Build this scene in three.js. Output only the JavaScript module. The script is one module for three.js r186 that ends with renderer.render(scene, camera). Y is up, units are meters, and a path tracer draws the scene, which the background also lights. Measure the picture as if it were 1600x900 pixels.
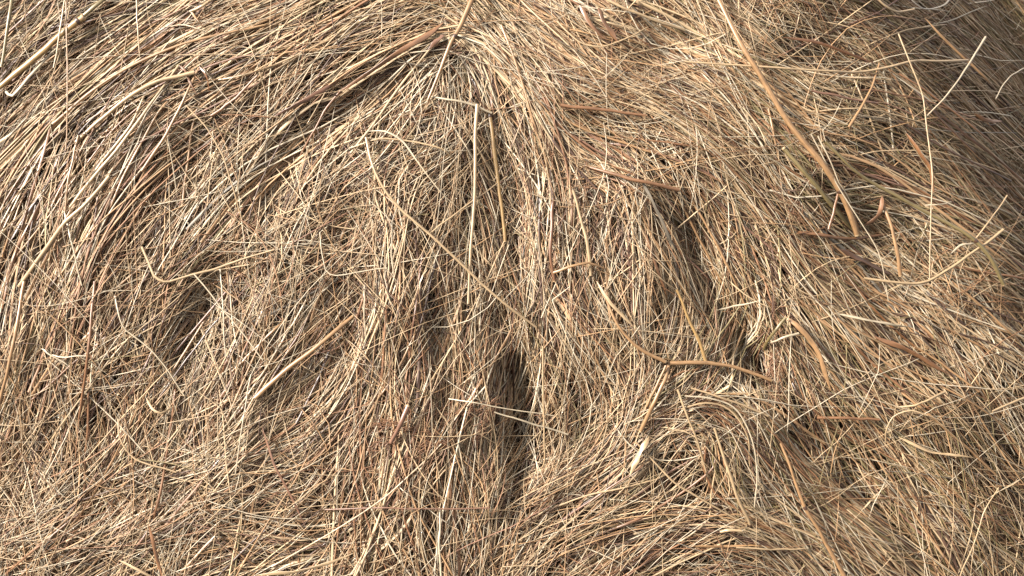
import * as THREE from 'three';

// ---------------------------------------------------------------- camera, sky, sun, exposure
// Hay coordinates: x right and y down in millimetres on the face of the pile (0..1600, 0..900), w out of the face.
const LEAN = 12 * Math.PI / 180, DIST = 2.4;
const MID = new THREE.Vector3(0, 0.75, 0);
const AX = new THREE.Vector3(1, 0, 0);
const AY = new THREE.Vector3(0, Math.cos(LEAN), -Math.sin(LEAN));
const AW = new THREE.Vector3(0, Math.sin(LEAN), Math.cos(LEAN));
const scene = new THREE.Scene();
const camera = new THREE.PerspectiveCamera(2 * Math.atan(0.45 / DIST) * 180 / Math.PI, 16 / 9, 0.05, 60);
camera.position.copy(MID).addScaledVector(AW, DIST);
camera.up.copy(AY);
camera.lookAt(MID);
scene.add(camera);

// bright overcast sky: the standard overcast curve, brightest overhead, even all round
{
  const W = 64, Hh = 32, d = new Float32Array(W * Hh * 4);
  for (let j = 0; j < Hh; j++) for (let i = 0; i < W; i++) {
    const el = ((j + 0.5) / Hh - 0.5) * Math.PI, s = Math.max(0, Math.sin(el));
    const l = 0.14 * (1 + 2 * s) / 3 * (el < 0 ? 0.75 : 1), o = (j * W + i) * 4;
    d[o] = l; d[o + 1] = l; d[o + 2] = l * 1.02; d[o + 3] = 1;
  }
  const t = new THREE.DataTexture(d, W, Hh, THREE.RGBAFormat, THREE.FloatType);
  t.mapping = THREE.EquirectangularReflectionMapping; t.magFilter = t.minFilter = THREE.LinearFilter; t.needsUpdate = true;
  scene.background = t; scene.environment = t;
}
const sun = new THREE.DirectionalLight(new THREE.Color(1, 0.96, 0.89), 1.5);
const SUN_DIR = new THREE.Vector3(-0.76, 0.50, 0.43).normalize();
sun.position.copy(MID).addScaledVector(SUN_DIR, 4); sun.target.position.copy(MID);
sun.castShadow = true; sun.shadow.radius = 30; sun.shadow.mapSize.set(2048, 2048);
Object.assign(sun.shadow.camera, { left: -1.6, right: 1.6, top: 1.4, bottom: -1.4, near: 0.5, far: 9 });
scene.add(sun, sun.target);
const EXPOSURE = 16.8;

// ---------------------------------------------------------------- helpers
function rng(a) { return () => { a |= 0; a = a + 0x6D2B79F5 | 0; let t = Math.imul(a ^ a >>> 15, 1 | a); t = t + Math.imul(t ^ t >>> 7, 61 | t) ^ t; return ((t ^ t >>> 14) >>> 0) / 4294967296; }; }
let R = rng(20);
const gauss = () => (R() + R() + R() + R() - 2) * 1.73;
const mix = (a, b, t) => a + (b - a) * t;
const clamp = (v, a, b) => Math.min(b, Math.max(a, v));
function hash(i, j, s) { let h = Math.imul(i, 374761393) + Math.imul(j, 668265263) + Math.imul(s, 1442695041); h = Math.imul(h ^ h >>> 13, 1274126177); return ((h ^ h >>> 16) >>> 0) / 2147483648 - 1; }
function noise(x, y, s) {
  const i = Math.floor(x), j = Math.floor(y); let f = x - i, g = y - j; f = f * f * (3 - 2 * f); g = g * g * (3 - 2 * g);
  return mix(mix(hash(i, j, s), hash(i + 1, j, s), f), mix(hash(i, j + 1, s), hash(i + 1, j + 1, s), f), g);
}
const col = (hex) => new THREE.Color(hex);
function world(x, y, w, out = new THREE.Vector3()) {
  return out.copy(MID).addScaledVector(AX, (x - 800) / 1000).addScaledVector(AY, (450 - y) / 1000).addScaledVector(AW, w / 1000);
}
const TILT = new THREE.Quaternion().setFromRotationMatrix(new THREE.Matrix4().makeBasis(AX, AY, AW));

// lay of the hay every 100 mm: degrees, 0 level, 90 upright, positive rising to the right; second number 0 combed .. 9 tangled
const LAY = [
  '35.2 30.2 28.1 20.1 22.1 20.1 14.1 -52.2 -44.1 -38.4 -30.6 -50.2 -30.7 -32.7 -36.3 -40.1',
  '40.2 35.1 33.1 32.3 35.3 42.2 56.2 -70.2 -58.1 -16.3 -26.3 -47.1 -44.3 -14.7 -44.6 -41.2',
  '56.1 54.1 54.1 52.6 52.4 34.5 20.8 -84.3 -76.1 -16.4 -30.3 -49.1 -51.2 -20.6 -47.5 -46.2',
  '65.1 66.1 64.3 56.8 64.6 68.8 84.6 88.3 88.2 78.4 -62.4 -53.1 -50.1 -10.7 -36.6 -49.3',
  '74.2 76.2 54.8 64.5 60.4 66.7 86.3 85.2 -84.2 -80.4 -84.3 -60.2 -48.1 -43.2 -40.3 -36.5',
  '76.2 64.5 64.5 68.2 62.3 66.4 84.3 81.2 -80.2 -60.4 66.5 68.4 -51.2 -46.1 -43.1 -44.2',
  '70.4 78.5 66.4 66.3 46.4 54.4 76.5 84.3 87.3 52.4 32.4 -32.3 -58.1 -48.1 -34.6 -47.2',
  '58.5 62.6 56.5 44.6 30.5 54.5 80.4 -84.2 30.3 24.2 46.2 -68.6 -55.2 -47.1 -46.1 -44.4',
  '46.6 52.7 50.6 40.7 24.7 60.5 -76.3 88.3 50.3 26.3 18.2 8.3 -34.4 -45.2 -48.2 -47.3',
].map(r => r.split(' ').map(e => { const k = e.lastIndexOf('.'); return [+e.slice(0, k) * Math.PI / 180, +e.slice(k + 1) / 9]; }));
function lay(x, y, out) {
  const gx = clamp((x - 50) / 100, 0, 14.999), gy = clamp((y - 50) / 100, 0, 7.999), i = gx | 0, j = gy | 0, f = gx - i, g = gy - j;
  let c = 0, s = 0, m = 0;
  for (let b = 0; b < 2; b++) for (let a = 0; a < 2; a++) {
    const e = LAY[j + b][i + a], k = (a ? f : 1 - f) * (b ? g : 1 - g);
    c += Math.cos(2 * e[0]) * k; s += Math.sin(2 * e[0]) * k; m += e[1] * k;
  }
  out.a = Math.atan2(s, c) / 2; out.m = m; return out;
}
// relief of the pile (mm): locks that stand proud and clefts between them, each a line with a half width
const RELIEF = [
  [32, 75, [700, 45, 450, 90, 250, 175, 110, 330, 40, 560]], [46, 120, [620, 250, 650, 420]], [34, 85, [640, 450, 640, 620, 690, 900]],
  [44, 110, [190, 420, 170, 560]], [40, 55, [470, 340, 410, 540, 330, 740]], [26, 70, [60, 860, 420, 790]],
  [-58, 24, [335, 440, 305, 490, 280, 560]], [-48, 26, [630, 130, 540, 175, 450, 250, 430, 320]], [-34, 20, [764, 190, 792, 290, 802, 380]],
  [-40, 18, [776, 500, 800, 545, 815, 600]], [-95, 26, [806, 585, 816, 640, 808, 690, 816, 730]], [-34, 18, [815, 740, 800, 800]], [34, 55, [830, 90, 870, 300, 890, 500]], [52, 62, [985, 310, 1010, 420, 990, 500]],
  [-58, 26, [1080, 360, 1120, 470, 1178, 548]], [-55, 20, [1165, 530, 1185, 560]], [46, 95, [1080, 640, 1150, 690]], [-44, 44, [860, 700, 930, 690]],
  [36, 95, [930, 90, 1150, 300, 1400, 580, 1600, 780]], [-62, 110, [1420, 300, 1370, 380]], [-34, 70, [1290, 90, 1400, 130]],
  [-50, 26, [1250, 690, 1340, 750, 1450, 860]], [-36, 24, [300, 770, 250, 780, 140, 800]], [26, 60, [1480, 660, 1500, 680]], [-30, 40, [1040, 70, 1090, 60]],
  [-34, 22, [560, 440, 540, 560]], [-30, 22, [960, 740, 880, 790]], [-36, 24, [0, 30, 60, 20]], [-34, 20, [680, 480, 700, 620]], [-28, 18, [420, 400, 380, 470]],
];
function segDist(px, py, p) {
  let best = 1e9;
  for (let k = 0; k + 3 < p.length; k += 2) {
    const dx = p[k + 2] - p[k], dy = p[k + 3] - p[k + 1], t = clamp(((px - p[k]) * dx + (py - p[k + 1]) * dy) / (dx * dx + dy * dy + 1e-9), 0, 1);
    best = Math.min(best, Math.hypot(px - p[k] - dx * t, py - p[k + 1] - dy * t));
  }
  return best;
}
function reliefAt(x, y) {
  const rx = (x - 650) / 1000, ry = (y - 480) / 620;
  let h = -(rx > 0 ? 120 : 90) * Math.pow(Math.abs(rx), 2.3) - 55 * ry * ry * Math.abs(ry);
  const d = (x - 1405) * 0.85 - (y - 70) * 0.53, sl = d > 240 ? d : 45 * Math.log(1 + Math.exp(d / 45)); h -= 1.3 * Math.min(sl, 430);      // the pile falls away at its upper right shoulder
  for (const [a, wd, p] of RELIEF) { const d = segDist(x, y, p) / wd; if (d < 2.6) h += a * (a < 0 ? 0.52 : 0.5) * Math.exp(-d * d); }
  return h + 9 * noise(x / 70, y / 70, 3) + 4 * noise(x / 28, y / 28, 4);
}
const HX0 = -700, HY0 = -600, HS = 8, HN = 376, HM = 266, HGT = new Float32Array(HN * HM);
for (let j = 0; j < HM; j++) for (let i = 0; i < HN; i++) HGT[j * HN + i] = reliefAt(HX0 + i * HS, HY0 + j * HS);
function H(x, y) {
  const gx = clamp((x - HX0) / HS, 0, HN - 1.001), gy = clamp((y - HY0) / HS, 0, HM - 1.001), i = gx | 0, j = gy | 0, f = gx - i, g = gy - j, o = j * HN + i;
  return mix(mix(HGT[o], HGT[o + 1], f), mix(HGT[o + HN], HGT[o + HN + 1], f), g);
}

// straw colours (dry grass: bleached, golden, tan, brown, pinkish, olive, rusty)
const PAL = { white: '#dcc9ac', pale: '#cfb088', straw: '#b98f63', tan: '#996b46', brown: '#5f402a', pink: '#976d55', olive: '#8f7c50', rust: '#8a5c39', grey: '#867a6a', yellow: '#b69159' };
for (const k in PAL) PAL[k] = col(PAL[k]).multiplyScalar(0.4);
const MIXES = [['white', 15], ['pale', 33], ['straw', 22], ['tan', 13], ['brown', 13], ['pink', 2], ['olive', 1], ['grey', 1]];
function pickColour(x, y, out) {
  const rusty = Math.max(Math.exp(-((x - 640) ** 2 + (y - 670) ** 2) / 9000), Math.exp(-((x - 1210) ** 2 + (y - 570) ** 2) / 1800), 0.6 * Math.exp(-((x - 760) ** 2 + (y - 640) ** 2) / 3000));
  const green = (x > 1150 && y < 420) || (x < 130 && y < 130) || (x > 1150 && y > 600) ? 0.12 : 0.02;
  let k = R();
  if (k < rusty * 0.25) return out.copy(PAL.rust);
  if (k < rusty * 0.25 + green) return out.copy(PAL.olive);
  k = R() * 100;
  for (const [n, w] of MIXES) { if ((k -= w) < 0) return out.copy(PAL[n]); }
  return out.copy(PAL.straw);
}

// ---------------------------------------------------------------- strand mass builder
class Strands {
  constructor(nv, nf) { this.p = new Float32Array(nv * 3); this.n = new Float32Array(nv * 3); this.c = new Float32Array(nv * 3); this.i = new Uint32Array(nf * 3); this.v = 0; this.f = 0; }
  // pts: flat [x, y, w] in hay mm; wid: width at each ring; sides 2 = flat blade, 3+ = round stem
  add(pts, wid, sides, colour, twist = 0, turn = 0) {
    const N = pts.length / 3, v0 = this.v;
    if ((v0 + N * sides) * 3 > this.p.length) return;
    const vary = R() * 90;
    for (let k = 0; k < N; k++) {
      const a = Math.max(0, k - 1) * 3, b = Math.min(N - 1, k + 1) * 3;
      let tx = pts[b] - pts[a], ty = -(pts[b + 1] - pts[a + 1]), tw = pts[b + 2] - pts[a + 2];
      const tl = Math.hypot(tx, ty, tw) || 1; tx /= tl; ty /= tl; tw /= tl;
      let sx = ty, sy = -tx; const sl = Math.hypot(sx, sy) || 1; sx /= sl; sy /= sl;           // side = t x w, lies in the face
      const nx = sy * tw, ny = -sx * tw, nw = sx * ty - sy * tx, sg = nw < 0 ? -1 : 1;
      const th = turn + twist * k / (N - 1), tone = 1 + 0.17 * noise(vary + k * 0.9, 0, 9);
      for (let s = 0; s < sides; s++) {
        const q = sides === 2 ? th + s * Math.PI : th + s / sides * 2 * Math.PI + Math.PI / 2, cs = Math.cos(q), sn = Math.sin(q), r = wid[k] / 2;
        let dx = sx * cs + nx * sg * sn, dy = sy * cs + ny * sg * sn, dw = nw * sg * sn;
        const px = pts[k * 3] + dx * r, py = pts[k * 3 + 1] - dy * r, pw = pts[k * 3 + 2] + dw * r, o = this.v * 3;
        this.p[o] = (px - 800) / 1000; this.p[o + 1] = (450 - py) / 1000; this.p[o + 2] = pw / 1000;
        if (sides === 2) {                                                                 // a blade is slightly dished
          const q2 = th + Math.PI / 2, c2 = Math.cos(q2), s2 = Math.sin(q2);
          const ux = sx * c2 + nx * sg * s2, uy = sy * c2 + ny * sg * s2, uw = nw * sg * s2;
          dx = dx * 0.6 + ux * 0.8; dy = dy * 0.6 + uy * 0.8; dw = dw * 0.6 + uw * 0.8;
        }
        this.n[o] = dx; this.n[o + 1] = dy; this.n[o + 2] = dw;
        this.c[o] = colour.r * tone; this.c[o + 1] = colour.g * tone; this.c[o + 2] = colour.b * tone;
        this.v++;
      }
      if (k) {
        const o = v0 + (k - 1) * sides, f = this.i;
        for (let s = 0; s < (sides === 2 ? 1 : sides); s++) {
          const e = (s + 1) % sides; let g = this.f * 3;
          f[g] = o + s; f[g + 1] = o + sides + s; f[g + 2] = o + e; f[g + 3] = o + e; f[g + 4] = o + sides + s; f[g + 5] = o + sides + e; this.f += 2;
        }
      }
    }
  }
  mesh(name, material, parent) {
    const g = new THREE.BufferGeometry();
    g.setAttribute('position', new THREE.BufferAttribute(this.p.slice(0, this.v * 3), 3));
    g.setAttribute('normal', new THREE.BufferAttribute(this.n.slice(0, this.v * 3), 3));
    g.setAttribute('color', new THREE.BufferAttribute(this.c.slice(0, this.v * 3), 3));
    g.setIndex(new THREE.BufferAttribute(this.i.slice(0, this.f * 3), 1));
    const m = new THREE.Mesh(g, material); m.name = name; m.castShadow = m.receiveShadow = true; parent.add(m);
    console.log(name, this.v, this.f); return m;
  }
}
const L = { a: 0, m: 0 };
// walk along the lay from a seed both ways; off = angle away from the lay, follow = how far it obeys the lay, curl = own bend per mm
function walk(x, y, len, n, off, follow, curl, wob, seed, kink) {
  const half = n >> 1, step = len / n, pts = new Float32Array((2 * half + 1) * 3), l0 = lay(x, y, L).a;
  for (const sgn of [1, -1]) {
    let px = x, py = y, a = l0 + off;
    for (let k = 0; k <= half; k++) {
      const o = (half + sgn * k) * 3; pts[o] = px; pts[o + 1] = py;
      let t = lay(px, py, L).a + off + wob * noise(px / 120, py / 120, seed), d = t - a; d -= Math.round(d / Math.PI) * Math.PI;
      a += d * follow + curl * step * sgn;
      if (kink && k === kink.at && sgn === kink.side) a += kink.by;
      px += Math.cos(a) * step * sgn; py -= Math.sin(a) * step * sgn;
    }
  }
  return pts;
}
function drape(pts, w0, sway, tuck) {
  const N = pts.length / 3, ph = R() * 6.28, fr = 1 + R() * 2, t0 = R() < 0.75 ? tuck * R() : 0, t1 = R() < 0.75 ? tuck * R() : 0;
  let prev = null;
  for (let k = 0; k < N; k++) {
    const t = k / (N - 1), x = pts[k * 3], y = pts[k * 3 + 1];
    let h = H(x, y); if (prev !== null) h = mix(prev, h, 0.6); prev = h;
    pts[k * 3 + 2] = h + w0 + sway * Math.sin(ph + fr * 3.1 * t) - t0 * Math.pow(Math.max(0, 1 - t * 5), 1.5) - t1 * Math.pow(Math.max(0, t * 5 - 4), 1.5);
  }
  return pts;
}
function widths(N, w, taper, base = 1) {
  const o = new Float32Array(N);
  for (let k = 0; k < N; k++) { const t = k / (N - 1); o[k] = w * Math.min(1, base) * mix(1, taper, t) * (t > 0.96 ? 0.45 : 1); }
  return o;
}
const FX0 = -260, FX1 = 1860, FY0 = -230, FY1 = 1130;
const C = new THREE.Color();

// ---------------------------------------------------------------- the hay pile
const hayMat = new THREE.MeshStandardMaterial({ vertexColors: true, roughness: 0.62, side: THREE.DoubleSide });
const pile = new THREE.Group(); pile.name = 'hay';
pile.position.copy(MID); pile.quaternion.copy(TILT);
pile.userData = { kind: 'stuff', label: 'dense tangled mass of dry tan hay filling the whole view', category: 'hay' };
scene.add(pile);

// packed inside of the pile: one closed lumpy body
{
  const NX = 150, NY = 108, X0 = -640, X1 = 2240, Y0 = -560, Y1 = 1460, pos = [], cl = [], idx = [];
  for (let s = 0; s < 2; s++) for (let j = 0; j <= NY; j++) for (let i = 0; i <= NX; i++) {
    const x = mix(X0, X1, i / NX), y = mix(Y0, Y1, j / NY), e = Math.max(Math.abs(x - 800) / 1440, Math.abs(y - 450) / 1010);
    const front = H(x, y) - 138 + 9 * noise(x / 15, y / 15, 7) - 260 * Math.pow(Math.max(0, e - 0.62) / 0.38, 2);
    pos.push((x - 800) / 1000, (450 - y) / 1000, (s ? -1250 : Math.max(front, -1220)) / 1000);
    C.copy(PAL.tan).lerp(PAL.brown, clamp(0.5 + 0.5 * noise(x / 9, y / 30, 12) + 0.3 * noise(x / 40, y / 9, 13), 0, 1)); cl.push(C.r, C.g, C.b);
  }
  const at = (s, i, j) => s * (NX + 1) * (NY + 1) + j * (NX + 1) + i;
  for (let j = 0; j < NY; j++) for (let i = 0; i < NX; i++) {
    idx.push(at(0, i, j), at(0, i, j + 1), at(0, i + 1, j), at(0, i + 1, j), at(0, i, j + 1), at(0, i + 1, j + 1));
    idx.push(at(1, i, j), at(1, i + 1, j), at(1, i, j + 1), at(1, i + 1, j), at(1, i + 1, j + 1), at(1, i, j + 1));
  }
  const edge = (a, b, c, d) => idx.push(a, b, c, b, d, c);
  for (let i = 0; i < NX; i++) { edge(at(0, i + 1, 0), at(1, i + 1, 0), at(0, i, 0), at(1, i, 0)); edge(at(0, i, NY), at(1, i, NY), at(0, i + 1, NY), at(1, i + 1, NY)); }
  for (let j = 0; j < NY; j++) { edge(at(0, 0, j), at(1, 0, j), at(0, 0, j + 1), at(1, 0, j + 1)); edge(at(0, NX, j + 1), at(1, NX, j + 1), at(0, NX, j), at(1, NX, j)); }
  const g = new THREE.BufferGeometry();
  g.setAttribute('position', new THREE.Float32BufferAttribute(pos, 3)); g.setAttribute('color', new THREE.Float32BufferAttribute(cl, 3)); g.setIndex(idx); g.computeVertexNormals();
  const m = new THREE.Mesh(g, new THREE.MeshStandardMaterial({ vertexColors: true, roughness: 0.95 })); m.name = 'packed_core'; m.castShadow = m.receiveShadow = true; pile.add(m);
}
function inView(x, y) { return x > -60 && x < 1660 && y > -60 && y < 960; }
// flat blades deep in the pile
{
  const S = new Strands(520000, 620000);
  for (let k = 0; k < 13000; k++) {
    const x = mix(FX0, FX1, R()), y = mix(FY0, FY1, R());
    if (!inView(x, y) && R() < 0.45) continue;
    const m = lay(x, y, L).m, top = k / 13000, w0 = mix(-125, -58, Math.pow(top, 0.9)) + gauss() * 5;
    const n = 10, pts = drape(walk(x, y, mix(130, 330, R()), n, gauss() * mix(0.14, 0.55, m), 0.8, gauss() * 0.0006, 0.35, 31), w0, 4, 10);
    S.add(pts, widths(n + 1, mix(2.4, 6, R() * R()), mix(0.3, 1, R())), 2, pickColour(x, y, C), gauss() * 1.6, gauss() * 0.5);
  }
  S.mesh('deep_blades', hayMat, pile);
}
// locks of stems that run together
{
  const S = new Strands(1000000, 1700000);
  let made = 0;
  while (made < 11000) {
    const lx = mix(FX0, FX1, R()), ly = mix(FY0, FY1, R());
    if (!inView(lx, ly) && R() < 0.55) continue;
    const m0 = lay(lx, ly, L).m, a0 = L.a, cnt = 10 + R() * R() * 40 | 0, lockOff = gauss() * mix(0.05, 0.45, m0), lockW = made < 4000 ? mix(-80, -34, made / 4000) + gauss() * 4 : mix(-10, 3, (made - 4000) / 7000) + gauss() * 2.5, spread = mix(5, mix(15, 20, m0), R()), seed = 40 + (R() * 1000 | 0);
    const wide = mix(1.4, mix(3.9, 2.4, m0), Math.pow(R(), 1.5)), tint = 0.88 + R() * 0.24;
    for (let q = 0; q < cnt; q++, made++) {
      const u = gauss() * spread, t = gauss() * 70, x = lx + Math.cos(a0) * t + Math.sin(a0) * u, y = ly - Math.sin(a0) * t + Math.cos(a0) * u;
      const n = 14, kink = R() < 0.12 ? { at: 2 + (R() * 4 | 0), side: R() < 0.5 ? 1 : -1, by: gauss() * 0.6 } : null;
      const pts = drape(walk(x, y, mix(260, mix(760, 440, m0), R()), n, lockOff + gauss() * mix(0.055, 0.26, m0), 0.75, gauss() * mix(0.0004, 0.0014, m0), 0.15, seed, kink), lockW + gauss() * 2.2 + 3, 1.6, 16);
      pickColour(x, y, C).multiplyScalar(tint); const bleached = C.b > PAL.pale.b * 1.15;
      if (R() < 0.3) S.add(pts, widths(n + 1, Math.min(bleached ? 2.6 : 6, wide * mix(1.1, 1.9, R())), mix(0.25, 0.9, R())), 2, C, gauss() * 2, gauss() * 0.5);
      else { const ww = Math.min(bleached ? 3 : 7, wide * mix(0.7, 1.25, R())); S.add(pts, widths(n + 1, ww, mix(0.5, 1, R())), ww > 2.6 ? 5 : 3, C, 0, R() * 2); }
    }
  }
  for (let k = 0; k < 4600; k++) {                                                       // stems over the upper right shoulder
    const x = 1530 + gauss() * 160, y = 10 + gauss() * 140, n = 10; if (x < 1330 || y > 260) continue;
    const pts = drape(walk(x, y, mix(160, 420, R()), n, gauss() * (k % 5 ? 0.12 : 0.6), 0.5, gauss() * 0.0012, 0.15, 91, null), mix(-40, k % 5 ? 4 : 14, R()), 4, 26);
    S.add(pts, widths(n + 1, mix(2, 5, R() * R()), mix(0.4, 1, R())), 3, pickColour(x, y, C), 0, R() * 2);
  }
  S.mesh('stem_locks', hayMat, pile);
}
// thin stems lying across one another, thickest where the hay is tangled
{
  const S = new Strands(620000, 1100000);
  for (let k = 0; k < 24000; k++) {
    const x = mix(FX0, FX1, R()), y = mix(FY0, FY1, R()), m = lay(x, y, L).m;
    if (!inView(x, y) && R() < 0.6) continue;
    if (R() > 0.07 + 1.05 * m) continue;
    const n = 10, curly = R() < 0.08 + 0.2 * m, off = gauss() * mix(0.3, 1.0, m), kink = R() < 0.18 ? { at: 1 + (R() * 5 | 0), side: R() < 0.5 ? 1 : -1, by: gauss() * 1.0 } : null;
    const pts = drape(walk(x, y, mix(90, 380, R()), n, off, curly ? 0.05 : 0.25, gauss() * (curly ? 0.006 : 0.0011), 0.2, 77 + (k % 50), kink), mix(-12, 10, R()) + gauss() * 2, 3, 22);
    S.add(pts, widths(n + 1, mix(1.1, 2.5, Math.pow(R(), 1.8)), mix(0.4, 1, R())), 3, pickColour(x, y, C), 0, R() * 2);
  }
  S.mesh('crossing_stems', hayMat, pile);
}
// loose hairs on top
{
  const S = new Strands(200000, 380000);
  for (let k = 0; k < 3400; k++) {
    const x = mix(FX0, FX1, R()), y = mix(FY0, FY1, R()), n = 14;
    const free = R() < 0.35;
    const pts = drape(walk(x, y, mix(130, 520, R() * R()), n, free ? (R() - 0.5) * 3.1 : gauss() * 0.35, 0.12, gauss() * 0.0018, 0.2, 5 + k % 60, R() < 0.3 ? { at: 1 + (R() * 7 | 0), side: R() < 0.5 ? 1 : -1, by: gauss() * 0.8 } : null), mix(5, 15, R()), 4, 24);
    pickColour(x, y, C); if (R() < 0.5) C.copy(R() < 0.6 ? PAL.pale : PAL.white);
    S.add(pts, widths(n + 1, mix(0.95, 1.9, R() * R()), mix(0.5, 1, R())), 3, C, 0, 0);
  }
  S.mesh('loose_hairs', hayMat, pile);
}
// short chaff: broken bits and feathery seed heads
{
  const S = new Strands(120000, 240000);
  const bit = (x, y, w, len, a, wd, c) => { const p = new Float32Array(12); for (let k = 0; k < 4; k++) { const t = (k / 3 - 0.5) * len; p[k * 3] = x + Math.cos(a) * t; p[k * 3 + 1] = y - Math.sin(a) * t + 0.1 * t * t / len; p[k * 3 + 2] = w + (k % 3 ? 0.5 : 0); } S.add(p, widths(4, wd, 0.6), 3, c, 0, R() * 2); };
  for (let k = 0; k < 2600; k++) { const x = mix(-100, 1700, R()), y = mix(-100, 1000, R()); bit(x, y, H(x, y) + mix(-12, 8, R()), mix(8, 45, R() * R()), R() * 3.14, mix(0.9, 2.4, R() * R()), pickColour(x, y, C)); }
  const heads = [[640, 668, -0.3], [600, 690, 0.4], [735, 640, 0.2], [690, 690, 0.1], [1212, 560, 1.4], [1218, 590, 1.5], [1240, 320, -0.9], [1262, 335, -0.9], [650, 720, 0.9], [760, 655, 1.1], [580, 668, 0.2]];
  for (const [hx, hy, ha] of heads) for (let k = 0; k < 60; k++) {
    const t = R() * 78, s = R() < 0.5 ? 1 : -1, x = hx + Math.cos(ha) * (t - 39) + gauss() * 4, y = hy - Math.sin(ha) * (t - 39) + gauss() * 4;
    C.copy(PAL.rust).lerp(PAL.tan, R() * 0.8); bit(x, y, H(x, y) + 5 + R() * 6, mix(10, 24, R()), ha + s * mix(0.25, 0.7, R()), mix(0.8, 1.6, R()), C);
  }
  S.mesh('chaff', hayMat, pile);
}

// ---------------------------------------------------------------- single stalks that lie on the pile
function fibreTexture() {
  const W = 64, Hh = 256, d = new Uint8Array(W * Hh * 4), r = rng(5), tone = Array.from({ length: W }, () => r());
  for (let j = 0; j < Hh; j++) for (let i = 0; i < W; i++) {
    const v = 0.9 + 0.16 * (tone[i] - 0.5) + 0.1 * noise(i / 2.5, j / 40, 6) + 0.09 * noise(i / 9, j / 14, 8) + (noise(i / 3, j / 8, 15) > 0.72 ? -0.16 : 0), o = (j * W + i) * 4;
    d[o] = 255 * clamp(v, 0, 1); d[o + 1] = 255 * clamp(v * 0.985, 0, 1); d[o + 2] = 255 * clamp(v * 0.96, 0, 1); d[o + 3] = 255;
  }
  const t = new THREE.DataTexture(d, W, Hh); t.wrapS = t.wrapT = THREE.RepeatWrapping; t.magFilter = THREE.LinearFilter; t.minFilter = THREE.LinearMipmapLinearFilter; t.generateMipmaps = true; t.colorSpace = THREE.SRGBColorSpace; t.needsUpdate = true; return t;
}
const fibre = fibreTexture(), fibreBump = fibre.clone(); fibreBump.colorSpace = THREE.NoColorSpace;
const stalkMats = {};
const stalkMat = (c) => stalkMats[c] ??= new THREE.MeshStandardMaterial({ color: PAL[c].clone().multiplyScalar(0.94), map: fibre, bumpMap: fibreBump, bumpScale: 0.0003, roughness: 0.42, side: THREE.DoubleSide });
const taken = {};
const numbered = (n) => { const k = taken[n] = (taken[n] ?? -1) + 1; return k ? `${n}_${String(k).padStart(3, '0')}` : n; };
// place of a point seen at photograph position (x, y) when it lies w mm above the face
const onFace = (x, y, w) => { const s = (DIST * 1000 - w) / (DIST * 1000); return new THREE.Vector3((x - 800) / 1000 * s, (450 - y) / 1000 * s, w / 1000); };
function stemGeometry(P, rad, flat, sides, roll) {
  const N = P.length, pos = [], nor = [], uv = [], idx = [], t = new THREE.Vector3(), s = new THREE.Vector3(), u = new THREE.Vector3(), w = new THREE.Vector3(0, 0, 1); let run = 0;
  for (let k = 0; k < N; k++) {
    t.subVectors(P[Math.min(N - 1, k + 1)], P[Math.max(0, k - 1)]).normalize(); s.crossVectors(t, w).normalize(); u.crossVectors(s, t);
    if (k) run += P[k].distanceTo(P[k - 1]);
    for (let q = 0; q <= sides; q++) {
      const a = q / sides * 2 * Math.PI, c0 = Math.cos(a), s0 = Math.sin(a) * flat - (flat < 0.5 ? 0.35 * flat * Math.cos(2 * a) : 0), cr = Math.cos(roll[k]), sr = Math.sin(roll[k]), cs = c0 * cr - s0 * sr, sn = c0 * sr + s0 * cr;
      pos.push(P[k].x + (s.x * cs + u.x * sn) * rad[k], P[k].y + (s.y * cs + u.y * sn) * rad[k], P[k].z + (s.z * cs + u.z * sn) * rad[k]);
      uv.push(q / sides, run / 0.12);
    }
  }
  for (let k = 0; k + 1 < N; k++) for (let q = 0; q < sides; q++) { const o = k * (sides + 1) + q, e = o + sides + 1; idx.push(o, o + 1, e, o + 1, e + 1, e); }
  const g = new THREE.BufferGeometry(); g.setAttribute('position', new THREE.Float32BufferAttribute(pos, 3)); g.setAttribute('uv', new THREE.Float32BufferAttribute(uv, 2)); g.setIndex(idx); g.computeVertexNormals();
  const n = g.attributes.normal;                                                            // one smooth skin across the seam
  for (let k = 0; k < N; k++) { const a = k * (sides + 1), b = a + sides, x = n.getX(a) + n.getX(b), y = n.getY(a) + n.getY(b), z = n.getZ(a) + n.getZ(b), l = Math.hypot(x, y, z) || 1; n.setXYZ(a, x / l, y / l, z / l); n.setXYZ(b, x / l, y / l, z / l); }
  return g;
}
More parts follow.
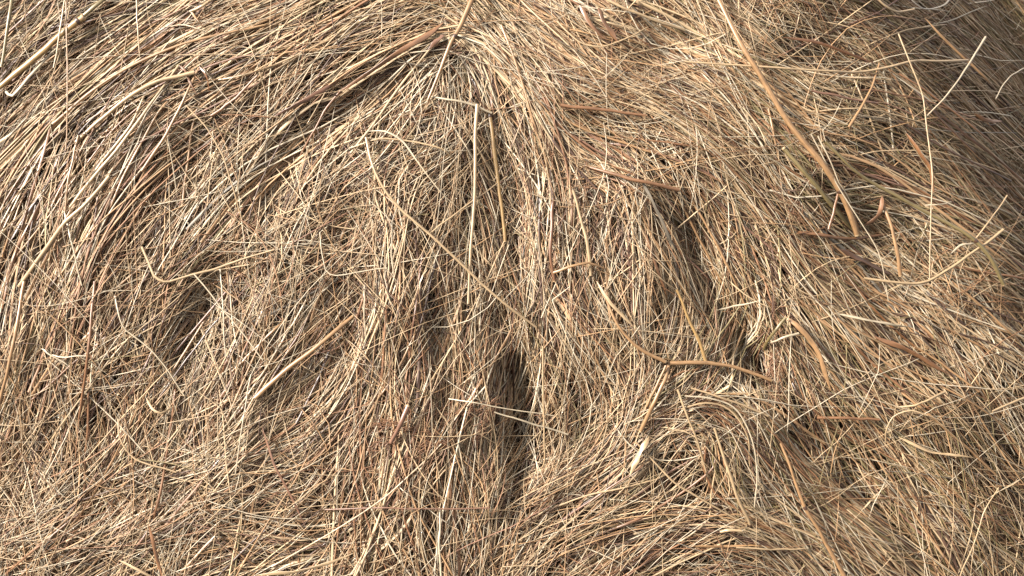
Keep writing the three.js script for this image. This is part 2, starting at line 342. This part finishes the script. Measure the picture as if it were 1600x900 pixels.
// spec: name, label, [width at start, width at end], colour, photograph points, { lift, leaf, nodes: [share of length], group }
function stalk(name, label, width, colour, flatPts, o = {}) {
  const ctl = [], lift = (o.lift ?? 11) * 1.1 + (o.group ? 0 : 2); const [w0, w1] = Array.isArray(width) ? width : [width, width * 0.85];
  for (let k = 0; k < flatPts.length; k += 2) { const x = flatPts[k], y = flatPts[k + 1]; const rz = H(x, y); ctl.push([x, y, rz]); }
  for (let pass = 0; pass < 2; pass++) for (let k = 1; k + 1 < ctl.length; k++) ctl[k][2] = Math.max(ctl[k][2], (ctl[k - 1][2] + ctl[k + 1][2]) / 2);   // a stiff stalk bridges hollows
  const tuck0 = o.tuck?.[0] ?? R() * 9, tuck1 = o.tuck?.[1] ?? R() * 9;
  const pts = ctl.map(([x, y, h], k) => onFace(x, y, h + lift + Math.max(w0, w1) / 2 - (k === 0 ? tuck0 : 0) - (k === ctl.length - 1 ? tuck1 : 0)));
  const curve = new THREE.CatmullRomCurve3(pts, false, o.bowed ? 'centripetal' : 'catmullrom', 0.3), len = curve.getLength(), N = clamp(Math.round(len / 0.01), 8, 50), P = [], rad = [], roll = [];
  const seed = R() * 99, leaf = !!o.leaf, nodes = o.nodes || [];
  for (let k = 0; k <= N; k++) {
    const t = k / N, p = curve.getPointAt(t);
    p.x += 0.0009 * noise(seed + t * 7, 1, 2); p.y += 0.0009 * noise(seed + t * 7, 5, 2); P.push(p);
    let r = mix(w0, w1, t) / 2000 * (1 + 0.09 * noise(seed + t * 9, 3, 2));
    if (leaf && colour === 'white') r *= 0.6;
    else if (!leaf && colour === 'white') r *= 0.78;
    if (leaf) r *= Math.pow(Math.max(0.05, Math.min(1, t * 6, (1 - t) * 4)), 0.6);
    for (const nd of nodes) r *= 1 + 0.08 * Math.exp(-(((t - nd) * len / 0.005) ** 2));
    rad.push(r); roll.push(leaf ? (o.roll ?? 0.35) * noise(seed + t * 3, 8, 2) * 3 : 0.2);
  }
  const base = P[0].clone(); for (const p of P) p.sub(base);
  const sides = leaf ? 8 : 9, mat = stalkMat(colour), stem = new THREE.Mesh(stemGeometry(P, rad, leaf ? 0.16 : 0.8, sides, roll), mat);
  stem.castShadow = stem.receiveShadow = true;
  let root = stem;
  const parts = [];
  for (const nd of nodes) {
    const k = clamp(Math.round(nd * N), 1, N - 1), d = new THREE.Vector3().subVectors(P[k + 1], P[k - 1]).normalize(), r = rad[k];
    const m = new THREE.Mesh(new THREE.LatheGeometry([[0.95, -1.3], [1.04, -0.8], [1.07, 0], [1.04, 0.8], [0.95, 1.3]].map(([a, b]) => new THREE.Vector2(a * r, b * 0.0022)), 10), stalkMat('brown'));
    m.name = 'node'; m.position.copy(P[k]); m.quaternion.setFromUnitVectors(new THREE.Vector3(0, 1, 0), d); m.castShadow = m.receiveShadow = true; parts.push(m);
  }
  if (!leaf && Math.max(w0, w1) >= 6 && o.cut !== false) {                                     // cut end: a short open rim with pith inside
    const e = o.cut === 0 ? 0 : N, d = new THREE.Vector3().subVectors(P[e], P[e ? e - 1 : 1]).normalize(), r = rad[e];
    const m = new THREE.Mesh(new THREE.LatheGeometry([[0, -0.6], [0.45, -0.7], [0.6, -0.2], [0.66, 0.3], [0.86, 0.35], [1.0, 0.1], [1.01, -0.4]].map(([a, b]) => new THREE.Vector2(a * r, b * r)), 10), stalkMat('pale'));
    m.name = 'cut_end'; m.position.copy(P[e]); m.quaternion.setFromUnitVectors(new THREE.Vector3(0, 1, 0), d); m.castShadow = m.receiveShadow = true; parts.push(m);
  }
  if (parts.length) { root = new THREE.Group(); stem.name = 'stem'; root.add(stem, ...parts); }
  root.name = numbered(name); root.userData = { label, category: o.category ?? (leaf ? 'dry leaf' : 'stalk') }; if (o.group) root.userData.group = o.group;
  root.position.copy(MID).add(base.clone().applyQuaternion(TILT)); root.quaternion.copy(TILT);
  scene.add(root); return root;
}
const S = 'straw_stalk', G = 'grass_stem', D = 'dry_leaf', K = 'reed_stalk';
const LIST = [
  [K, 'thickest golden reed with a dark joint slanting into the upper left corner', [9, 11], 'yellow', [-30, 160, 0, 135, 42, 102, 84, 64, 130, 27], { nodes: [0.93], lift: 13 }],
  [K, 'thinner yellowish reed continuing above the dark joint at the upper left', [7, 8], 'olive', [124, 30, 150, 8, 190, -22], { lift: 9 }],
  [S, 'smooth cream stalk with a snapped tip lying under the thick golden reed', [7, 5], 'white', [8, 142, 20, 150, 50, 115, 88, 76], { lift: 12 }],
  [S, 'yellow green stalk standing nearly upright at the upper left edge', 6, 'olive', [20, -15, 14, 30, 2, 105], { lift: 12 }],
  [G, 'thin pale stem crossing the thick golden reed, tilted slightly', 3, 'pale', [104, -20, 97, 30, 84, 106], { lift: 24 }],
  [G, 'long thin upright stem just right of the golden reed', 2.6, 'straw', [104, -20, 104, 45, 106, 140, 103, 235], { lift: 19 }],
  [S, 'long golden stalk curving over the band of hay at upper left', [5, 4], 'straw', [82, 195, 140, 145, 200, 106, 280, 70, 420, 38], { bowed: true }],
  [S, 'broad pale stalk bending from level to steep at upper left', [7, 5], 'pale', [304, 113, 258, 124, 220, 140, 175, 172, 118, 222], { bowed: true }],
  [S, 'pale stalk with its sharp upper tip beside a bent brown leaf', [4, 6], 'pale', [279, 102, 246, 148, 215, 192, 165, 255, 108, 325]],
  [D, 'bent brown leaf hooked off the sharp tip of a pale stalk', 4, 'rust', [279, 102, 290, 112, 296, 128, 307, 148], { lift: 12 }],
  [S, 'golden stalk ending high beside the hooked brown leaf', [4, 5], 'straw', [311, 105, 290, 150, 262, 206, 222, 268]],
  [D, 'small curved brown leaf hanging from a golden stalk tip', 4, 'rust', [312, 104, 322, 118, 327, 142], { lift: 12 }],
  [S, 'wide pale straw running down to the left edge bundle', [6, 7], 'pale', [170, 275, 135, 318, 98, 352, 30, 448]],
  [S, 'short bright stalk with blunt top above the left bundle', [4, 5], 'pale', [226, 150, 204, 196, 150, 266]],
  [G, 'golden stem angled down across the left bundle', [4, 3], 'straw', [122, 212, 114, 250, 107, 280, 101, 332]],
  [G, 'bright thin stem leaning the opposite way on the left bundle', [4, 3], 'white', [101, 330, 112, 380, 128, 446]],
  [G, 'thin arched stem curving down over tangled hay at left', 2.4, 'pale', [292, 165, 316, 192, 340, 228, 362, 285, 378, 342], { bowed: true, lift: 15 }],
  [G, 'fine white stem dropping straight below the golden stalk tips', 2.4, 'white', [260, 200, 266, 240, 276, 300], { lift: 15 }],
  [G, 'thin stem leaning near the top edge, left of centre', 2.6, 'pale', [212, -15, 215, 35, 218, 88], { lift: 15 }],
  [S, 'tan stalk with a split end above the left tangle', [4, 5], 'tan', [402, 118, 372, 150, 330, 182]],
  [D, 'short white blade lying on the combed hay near the top', 4, 'white', [262, 41, 292, 39, 322, 48]],
  [D, 'short brown blade pointing down at the white blade tip', 4, 'straw', [298, 18, 308, 30, 318, 43]],
  [S, 'short pale stalk stub near the top edge at left', 5, 'pale', [340, -6, 318, 8, 297, 18]],
  [S, 'bleached stalk with a hooked end pointing across the left hollow', [3, 4.5], 'pale', [428, 390, 385, 404, 337, 420, 312, 426, 264, 441, 254, 440, 240, 430, 222, 385], { lift: 15 }],
  [D, 'broad tan leaf lying diagonally below the crest', [11, 6], 'tan', [692, 36, 660, 60, 632, 76, 590, 104, 528, 146], { lift: 13 }],
  [G, 'tan stem carrying on below the broad tan leaf', [4, 3], 'tan', [532, 142, 508, 172, 488, 210, 468, 244]],
  [K, 'thick golden stalk with a joint falling from the top centre', [9, 4], 'straw', [746, -18, 737, 0, 722, 34, 704, 68, 688, 110, 668, 158], { nodes: [0.44], lift: 16, cut: false }],
  [D, 'wide pinkish leaf pointing down left in the tangle', 8, 'pink', [520, 130, 486, 152, 428, 182]],
  [D, 'small pink dried bract beside the thick stalk at the crest', 8, 'pink', [694, 54, 682, 64, 668, 78], { lift: 14 }],
  [K, 'long straight upright pale stalk in the middle', [6, 4], 'pale', [745, 163, 743, 230, 742, 300, 736, 390, 731, 475], { lift: 17, cut: false }],
  [K, 'golden upright stalk with a brown joint at its top', [7, 5], 'yellow', [764, 172, 769, 205, 775, 255, 782, 310, 790, 378], { nodes: [0.03], lift: 15 }],
  [S, 'cream stalk running level to the top of the upright pair', [4, 5], 'white', [670, 151, 705, 156, 738, 164, 768, 177], { lift: 18 }],
  [S, 'longest pale stalk cutting diagonally across the centre', [4, 4], 'pale', [571, 214, 580, 252, 597, 290, 624, 324, 680, 374, 740, 430, 790, 476, 838, 512], { bowed: true, lift: 19 }],
  [D, 'pale blade arching over the tangled centre clump', 5, 'white', [572, 206, 602, 206, 628, 220, 652, 252, 680, 290, 718, 328], { bowed: true, lift: 15 }],
  [G, 'second thin pale stem arching just under the blade at centre', 3, 'pale', [545, 232, 590, 218, 635, 220, 690, 232, 712, 250], { bowed: true, lift: 13 }],
  [G, 'thin pale stem rising to the right across the upright stalks', 2.6, 'pale', [674, 362, 728, 322, 792, 276], { lift: 21 }],
  [D, 'bright white blade hanging below the longest diagonal stalk', 4.5, 'white', [622, 318, 613, 350, 612, 395, 616, 440]],
  [G, 'thin stem bent in an elbow left of centre', 2.4, 'white', [500, 362, 504, 400, 510, 424, 530, 430, 604, 418], { lift: 14 }],
  [D, 'small white curled blade on the centre clump', 5, 'white', [668, 420, 658, 436, 656, 456], { bowed: true, lift: 14 }],
  [S, 'tan stalk running level right of the crest', [6, 4], 'tan', [876, 165, 915, 169, 960, 174, 1010, 180]],
  [S, 'tan stalk pointing right above the hanging lock', [4, 7], 'tan', [914, 258, 955, 271, 1004, 284, 1062, 296]],
  [S, 'long pale stalk slanting down from the top edge right of centre', [4, 5], 'pale', [930, -8, 985, 16, 1030, 34, 1070, 48], { lift: 14 }],
  [D, 'twisted tan leaf dropping from the top edge right of centre', 8, 'tan', [905, 8, 925, 40, 948, 62], { lift: 10 }],
  [D, 'broad brown leaf in the dark pocket near the top', 11, 'tan', [935, 12, 948, 40, 966, 66], { lift: 10 }],
  [G, 'curved thin stem bowing under the dark pocket at top', 2.8, 'pale', [870, 32, 905, 65, 940, 72, 985, 58, 1012, 42], { bowed: true, lift: 13 }],
  [K, 'thickest brown reed sweeping from the top down to the right', [7, 11], 'straw', [1112, -20, 1140, 34, 1165, 82, 1200, 138, 1236, 196, 1286, 256, 1310, 294, 1326, 328, 1339, 368], { bowed: true, nodes: [0.82], lift: 18 }],
  [K, 'yellowish reed with a broken top beside the thickest brown reed', [7, 8], 'olive', [1224, 232, 1260, 272, 1296, 316, 1332, 356], { bowed: true, lift: 12, cut: 0 }],
  [S, 'short side shoot leaning from the joint of the brown reed', [4, 5], 'tan', [1311, 296, 1304, 326, 1296, 358], { lift: 18 }],
  [S, 'stalk lying level under the foot of the brown reed', [6, 4], 'tan', [1247, 364, 1290, 368, 1326, 373, 1384, 367], { lift: 10 }],
  [G, 'long white stem following the brown reed down to the right', 2.8, 'white', [1268, 210, 1306, 284, 1340, 340, 1374, 398, 1388, 470], { bowed: true, lift: 27 }],
  [G, 'second white stem close along the brown reed', 3, 'white', [1278, 212, 1296, 250, 1314, 290, 1330, 318], { lift: 26 }],
  [K, 'long olive stalk crossing the shaded pocket at right', [5, 7], 'olive', [1290, 222, 1330, 262, 1370, 290, 1440, 327, 1520, 372, 1548, 404, 1568, 446], { bowed: true, nodes: [0.76], lift: 26 }],
  [K, 'straight tan stalk dropping below the olive stalk', [5, 7], 'straw', [1378, 316, 1392, 350, 1400, 385, 1408, 432], { lift: 18 }],
  [D, 'curled tan leaf folded in the shaded pocket', 9, 'tan', [1378, 306, 1376, 328, 1366, 344, 1350, 352], { bowed: true, lift: 16 }],
  [S, 'speckled white stalk with a cut top jutting at upper right', [5, 3], 'white', [1540, 58, 1520, 90, 1500, 122, 1474, 156, 1448, 182], { lift: 44 }],
  [S, 'long cream stem lying level across the upper right', [3, 4.5], 'pale', [1070, 96, 1200, 104, 1300, 112, 1335, 113, 1390, 104, 1430, 95, 1470, 96, 1512, 95], { bowed: true, lift: 24 }],
  [G, 'long thin stem hanging down through the upper right', 2.6, 'pale', [1404, 52, 1422, 98, 1442, 150, 1448, 200, 1456, 270, 1455, 350, 1452, 440], { lift: 34 }],
  [G, 'bright arched stem entering from the right edge', 3, 'white', [1612, 102, 1586, 114, 1568, 132, 1556, 154], { bowed: true, lift: 40 }],
  [D, 'tan leaf hanging in the middle of the shaded pocket', 8, 'tan', [1416, 208, 1436, 236, 1454, 266, 1460, 300], { lift: 26 }],
  [D, 'ragged tan leaf scrap near the right edge', 7, 'tan', [1522, 178, 1542, 188, 1566, 190], { lift: 30 }],
  [S, 'tan stalk leaning under the long level cream stem', [3, 5], 'straw', [1374, 100, 1362, 135, 1348, 164, 1326, 199], { lift: 22 }],
  [S, 'pale yellow stalk rising to a cut tip at far right', [5, 4], 'pale', [1568, 359, 1524, 392, 1482, 420, 1444, 442, 1400, 442, 1350, 434], { bowed: true, lift: 30 }],
  [G, 'thin stem rising to the right above the pale yellow stalk', 2.6, 'pale', [1522, 376, 1546, 345, 1574, 306], { lift: 32 }],
  [G, 'short white stem lying level in the shaded pocket', 3, 'white', [1446, 321, 1466, 320, 1486, 316], { lift: 30 }],
  [D, 'white curled scrap beside the olive stalk', 6, 'white', [1486, 396, 1500, 384, 1524, 380], { bowed: true, lift: 28 }],
  [D, 'broad rusty leaf half buried below the brown reed', 10, 'brown', [1304, 388, 1346, 406, 1396, 430], { lift: 8 }],
  [D, 'curled grey leaf on the dark upper right shoulder', 4.5, 'grey', [1418, -8, 1432, 6, 1446, 14, 1464, 12, 1480, 4, 1487, -10], { bowed: true, lift: 22 }],
  [D, 'rusty flat blade curving level in the upper right tangle', 5, 'rust', [1222, 58, 1268, 64, 1320, 82, 1372, 100], { lift: 16 }],
  [S, 'pinkish straw lying level in the upper right tangle', 4, 'pink', [1268, 142, 1310, 150, 1372, 162], { lift: 18 }],
  [G, 'pale curved stem near the top edge at right', 4, 'pale', [1368, -4, 1384, 10, 1402, 18, 1428, 15], { bowed: true, lift: 22 }],
  [D, 'split white blade pointing right on the lower left clump', 5, 'white', [64, 544, 82, 556, 110, 573], { lift: 14 }],
  [G, 'white stem lying level from the split white blade', 3, 'white', [80, 555, 104, 558, 134, 556], { lift: 14 }],
  [S, 'straight tan straw standing in the left clump', [5, 4], 'tan', [148, 440, 143, 500, 137, 560, 124, 655], { lift: 13 }],
  [G, 'white kinked stem running beside the dark left hollow', 3.2, 'white', [180, 462, 186, 495, 196, 516, 242, 552, 288, 619], { lift: 15 }],
  [G, 'long white stem slanting down across the dark left hollow', 3, 'white', [303, 428, 318, 445, 352, 488, 412, 562], { lift: 30 }],
  [G, 'white stem hanging upright over the dark left hollow', 3, 'white', [345, 420, 349, 488, 352, 560], { lift: 26 }],
  [G, 'white stem leaning below the tangled crossing at left', 3, 'white', [392, 585, 381, 650, 367, 742], { lift: 14 }],
  [D, 'pale leaf curled up like a cup on the left clump', 4.5, 'pale', [228, 622, 240, 640, 254, 645, 272, 634], { bowed: true, lift: 16 }],
  [G, 'pale stem looped in a hook on the left clump', 3, 'pale', [184, 655, 188, 686, 210, 716, 228, 724, 276, 737], { bowed: true, lift: 14 }],
  [D, 'tan blade pointing down at the bottom edge on the left', 6, 'tan', [231, 818, 241, 855, 254, 905], { lift: 13 }],
  [D, 'pale blade slanting out of the bottom left edge', 5, 'pale', [186, 876, 212, 888, 246, 906], { lift: 13 }],
  [S, 'pale stalk hugging the left edge', [6, 5], 'straw', [38, 440, 26, 510, 12, 580, -6, 650], { lift: 12 }],
  [K, 'stout pale stalk rising to the right left of centre', [8, 6], 'straw', [398, 622, 446, 578, 500, 538, 552, 494], { lift: 15 }],
  [D, 'thin pinkish blade pointing down below the stout pale stalk', 4, 'pink', [409, 668, 430, 730, 450, 768, 480, 828], { lift: 13 }],
  [K, 'pinkish stub with a cut top in the rusty tangle', [8, 6], 'pink', [638, 634, 628, 658, 611, 692], { lift: 15, cut: 0 }],
  [D, 'pale curved blade at the bottom edge left of centre', 6, 'pale', [400, 899, 470, 892, 512, 880, 552, 864], { bowed: true, lift: 15 }],
  [G, 'stiff white upright stem at the bottom edge centre', 4.5, 'white', [688, 792, 687, 850, 690, 910], { lift: 16 }],
  [G, 'white upright stem left of the centre clump', 3.4, 'white', [570, 446, 569, 490, 571, 528], { lift: 13 }],
  [G, 'fine white stem crossing the dark central cleft', 2.6, 'white', [700, 624, 742, 629, 800, 640, 866, 649], { lift: 30 }],
  [S, 'bright stalk slanting over the dark central cleft', [3, 4], 'white', [772, 644, 826, 660, 887, 679], { lift: 34 }],
  [G, 'pale upright stem beside the dark central cleft', 3, 'pale', [848, 540, 849, 620, 851, 715, 846, 732], { lift: 30 }],
  [G, 'long fine stem rising to the right across the lower centre', 2.6, 'pale', [424, 886, 520, 830, 604, 776, 690, 694], { lift: 15 }],
  [G, 'level pinkish stem low in the centre', 2.6, 'pink', [508, 796, 600, 794, 680, 795, 764, 794], { lift: 15 }],
  [K, 'stout double stalk pointing down under the hanging lock', [6, 7], 'straw', [1046, 568, 1036, 600, 1022, 630, 1001, 674], { lift: 14 }],
  [S, 'straight straw close beside the stout double stalk', [4, 5], 'straw', [1040, 572, 1028, 600, 1010, 636], { lift: 15 }],
  [S, 'tan stalk running level to the right from the lock tip', [7, 5], 'straw', [1046, 568, 1110, 567, 1150, 575, 1206, 594], { lift: 14 }],
  [S, 'tan stalk curving along the underside of the hanging lock', [4, 6], 'straw', [948, 470, 966, 508, 998, 544, 1040, 566], { bowed: true, lift: 14 }],
  [D, 'pale blade swooping down the hanging lock', 6, 'pale', [932, 440, 948, 466, 972, 492, 992, 512], { bowed: true, lift: 17 }],
  [S, 'golden stalk ending at the lock tip from above', [4, 6], 'yellow', [1058, 452, 1074, 492, 1090, 528, 1103, 564], { lift: 16 }],
  [D, 'grey brown leaf pointing down the right of the hanging lock', 6, 'grey', [1002, 280, 1022, 320, 1042, 360, 1056, 392], { lift: 14 }],
  [S, 'warm brown upright stalk left of the hanging lock', [6, 5], 'rust', [864, 310, 862, 360, 860, 400, 866, 440], { lift: 13 }],
  [S, 'pale tan stalk bending down at the left of the hanging lock', [4, 6], 'pale', [895, 298, 908, 340, 918, 380, 924, 430], { lift: 14 }],
  [S, 'straw lying level at the left of the hanging lock', [5, 3], 'straw', [865, 427, 890, 417, 922, 411, 944, 420], { lift: 16 }],
  [G, 'long pale stem slanting across the lower right mound', 3.2, 'pale', [993, 690, 1050, 750, 1098, 782, 1168, 820], { lift: 14 }],
  [G, 'pale stem leaning on the lower right mound', 4, 'pale', [1058, 608, 1074, 650, 1090, 690, 1106, 745], { lift: 14 }],
  [S, 'bleached stalk with a blunt foot on the lower right mound', [4, 6], 'pale', [1116, 668, 1136, 730, 1154, 780, 1172, 818], { lift: 15 }],
  [D, 'white blade above the lock tip pointing right', 5, 'white', [1116, 486, 1150, 478, 1192, 468], { lift: 16 }],
  [D, 'pale bleached leaf base at the left of the lower right mound', 11, 'pale', [1014, 684, 1002, 704, 984, 742], { lift: 12 }],
  [G, 'pale arched stem over the crown of the lower right mound', 3.5, 'white', [1070, 618, 1110, 622, 1150, 640, 1174, 682, 1183, 736, 1178, 792], { bowed: true, lift: 15 }],
  [G, 'second pale stem arching over the lower right mound', 3, 'pale', [1064, 640, 1104, 630, 1140, 640, 1166, 676, 1172, 730], { bowed: true, lift: 13 }],
  [S, 'white straw ending right of the lower right mound crown', [3, 4], 'pale', [1080, 606, 1130, 622, 1200, 649], { lift: 17 }],
  [K, 'yellowish stalk folded upward at the dark notch', [5, 5], 'olive', [1194, 546, 1199, 534, 1214, 514, 1228, 496], { lift: 22 }],
  [S, 'short white cut straw jutting from the folded stalk', [3, 5], 'white', [1199, 537, 1222, 529, 1248, 520], { lift: 26 }],
  [D, 'wide tan blade bending down from the folded stalk', 9, 'straw', [1226, 494, 1246, 508, 1264, 530, 1282, 560, 1298, 610], { lift: 15 }],
  [D, 'wide white blade in the combed hay at right', 8, 'white', [1308, 490, 1352, 499, 1428, 513], { lift: 13 }],
  [K, 'long yellow reed with a joint leaving the bottom edge at right', [4, 8], 'straw', [1220, 692, 1236, 735, 1258, 794, 1284, 836, 1326, 912], { nodes: [0.42], lift: 16 }],
  [S, 'tan straw lying level across the combed hay at right', 5, 'tan', [1276, 653, 1320, 653, 1374, 656], { lift: 13 }],
  [S, 'pale straw with cut tip above the right tangle', [5, 3], 'pale', [1476, 613, 1456, 622, 1430, 634, 1400, 636], { lift: 13 }],
  [D, 'pale blade curving level in the right tangle', 6, 'pale', [1404, 683, 1432, 696, 1462, 708, 1520, 714], { lift: 13 }],
  [S, 'pale stalk pointing left from the right edge', [5, 4], 'pale', [1612, 618, 1580, 630, 1550, 644], { lift: 14 }],
  [D, 'broad brown leaf lying along the combed hay at right', 9, 'tan', [1366, 526, 1412, 544, 1452, 566, 1482, 584], { lift: 8 }],
  [G, 'thin hooked stem looped over the right tangle', 2.6, 'pale', [1384, 692, 1386, 668, 1400, 648, 1424, 642, 1450, 650], { bowed: true, lift: 15 }],
  [G, 'thin stem rising up right across the lower right corner', 2.4, 'pale', [1500, 900, 1522, 850, 1538, 800, 1560, 762], { lift: 15 }],
  [S, 'short pale stick lying under the lower right mound', 5, 'pale', [1126, 832, 1138, 828, 1158, 830], { lift: 13 }],
  [G, 'thin pale stem lying level above the bottom edge at right', 3, 'pale', [1150, 856, 1200, 858, 1262, 858], { lift: 13 }],
];
for (const [n, l, w, c, p, o] of LIST) stalk(n, l, w, c, p, { lift: 11, leaf: n === D, ...o });

// more stalks of ordinary size that lie along the hay, alike within each part of the pile
const AREAS = [
  [250, 130, 1.1, 26, 'combed along the arching band at upper left', 'along the arching band'],
  [70, 330, 0.8, 18, 'running down the bundle at the left edge', 'of the left edge bundle'],
  [180, 560, 0.7, 12, 'scattered on the left clump', 'on the left clump'],
  [390, 560, 0.6, 10, 'falling in the lock left of centre', 'of the lock left of centre'],
  [300, 820, 0.9, 12, 'lying along the bottom left', 'along the bottom left'],
  [660, 520, 0.9, 14, 'hanging in the centre clump', 'of the centre clump'],
  [850, 230, 0.7, 16, 'falling steeply right of the crest', 'right of the crest'],
  [1000, 400, 0.5, 8, 'in the hanging lock', 'of the hanging lock'],
  [1040, 780, 0.9, 14, 'fanning out low right of centre', 'fanning out low right of centre'],
  [1160, 290, 1.0, 24, 'combed down the right slope', 'of the right slope'],
  [1400, 560, 1.2, 22, 'in the lower right combed hay', 'of the lower right combed hay'],
  [1400, 210, 1.0, 10, 'crossing in the shaded upper right pocket', 'of the upper right pocket'],
];
R = rng(77);
for (const [ax, ay, sp, cnt, label, group] of AREAS) for (let k = 0; k < cnt; k++) {
  const x = clamp(ax + gauss() * 95 * sp, 20, 1580), y = clamp(ay + gauss() * 75 * sp, 20, 880), m = lay(x, y, L).m;
  const w = walk(x, y, mix(110, 280, R()), 6, gauss() * mix(0.08, 0.4, m), 0.7, gauss() * 0.0006, 0.2, 60 + k, null), p = [];
  for (let q = 0; q < w.length; q += 3) p.push(w[q], w[q + 1]);
  const c = ['pale', 'straw', 'tan', 'straw', 'tan', 'pink', 'brown'][R() * 7 | 0], leaf = R() < 0.3, wd = mix(3, 5.2, R() * R()) * (leaf ? 1.3 : 1);
  const look = `${wd > 4.6 ? 'broad' : wd > 3.6 ? 'stout' : 'slim'} ${{ pale: 'pale', straw: 'golden', tan: 'tan', pink: 'pinkish', brown: 'brown' }[c]} ${leaf ? 'leaf' : 'straw'}`;
  stalk(leaf ? D : S, `${look} ${label}`, wd, c, p, { lift: mix(-2, 6, R()), leaf, tuck: [R() * 14, R() * 14], group: `${look} ${group}` });
}

const renderer = new THREE.WebGLRenderer({ antialias: true });
renderer.toneMapping = THREE.LinearToneMapping; renderer.toneMappingExposure = EXPOSURE;
renderer.shadowMap.enabled = true;
renderer.setSize(1024, 576);
renderer.render(scene, camera);
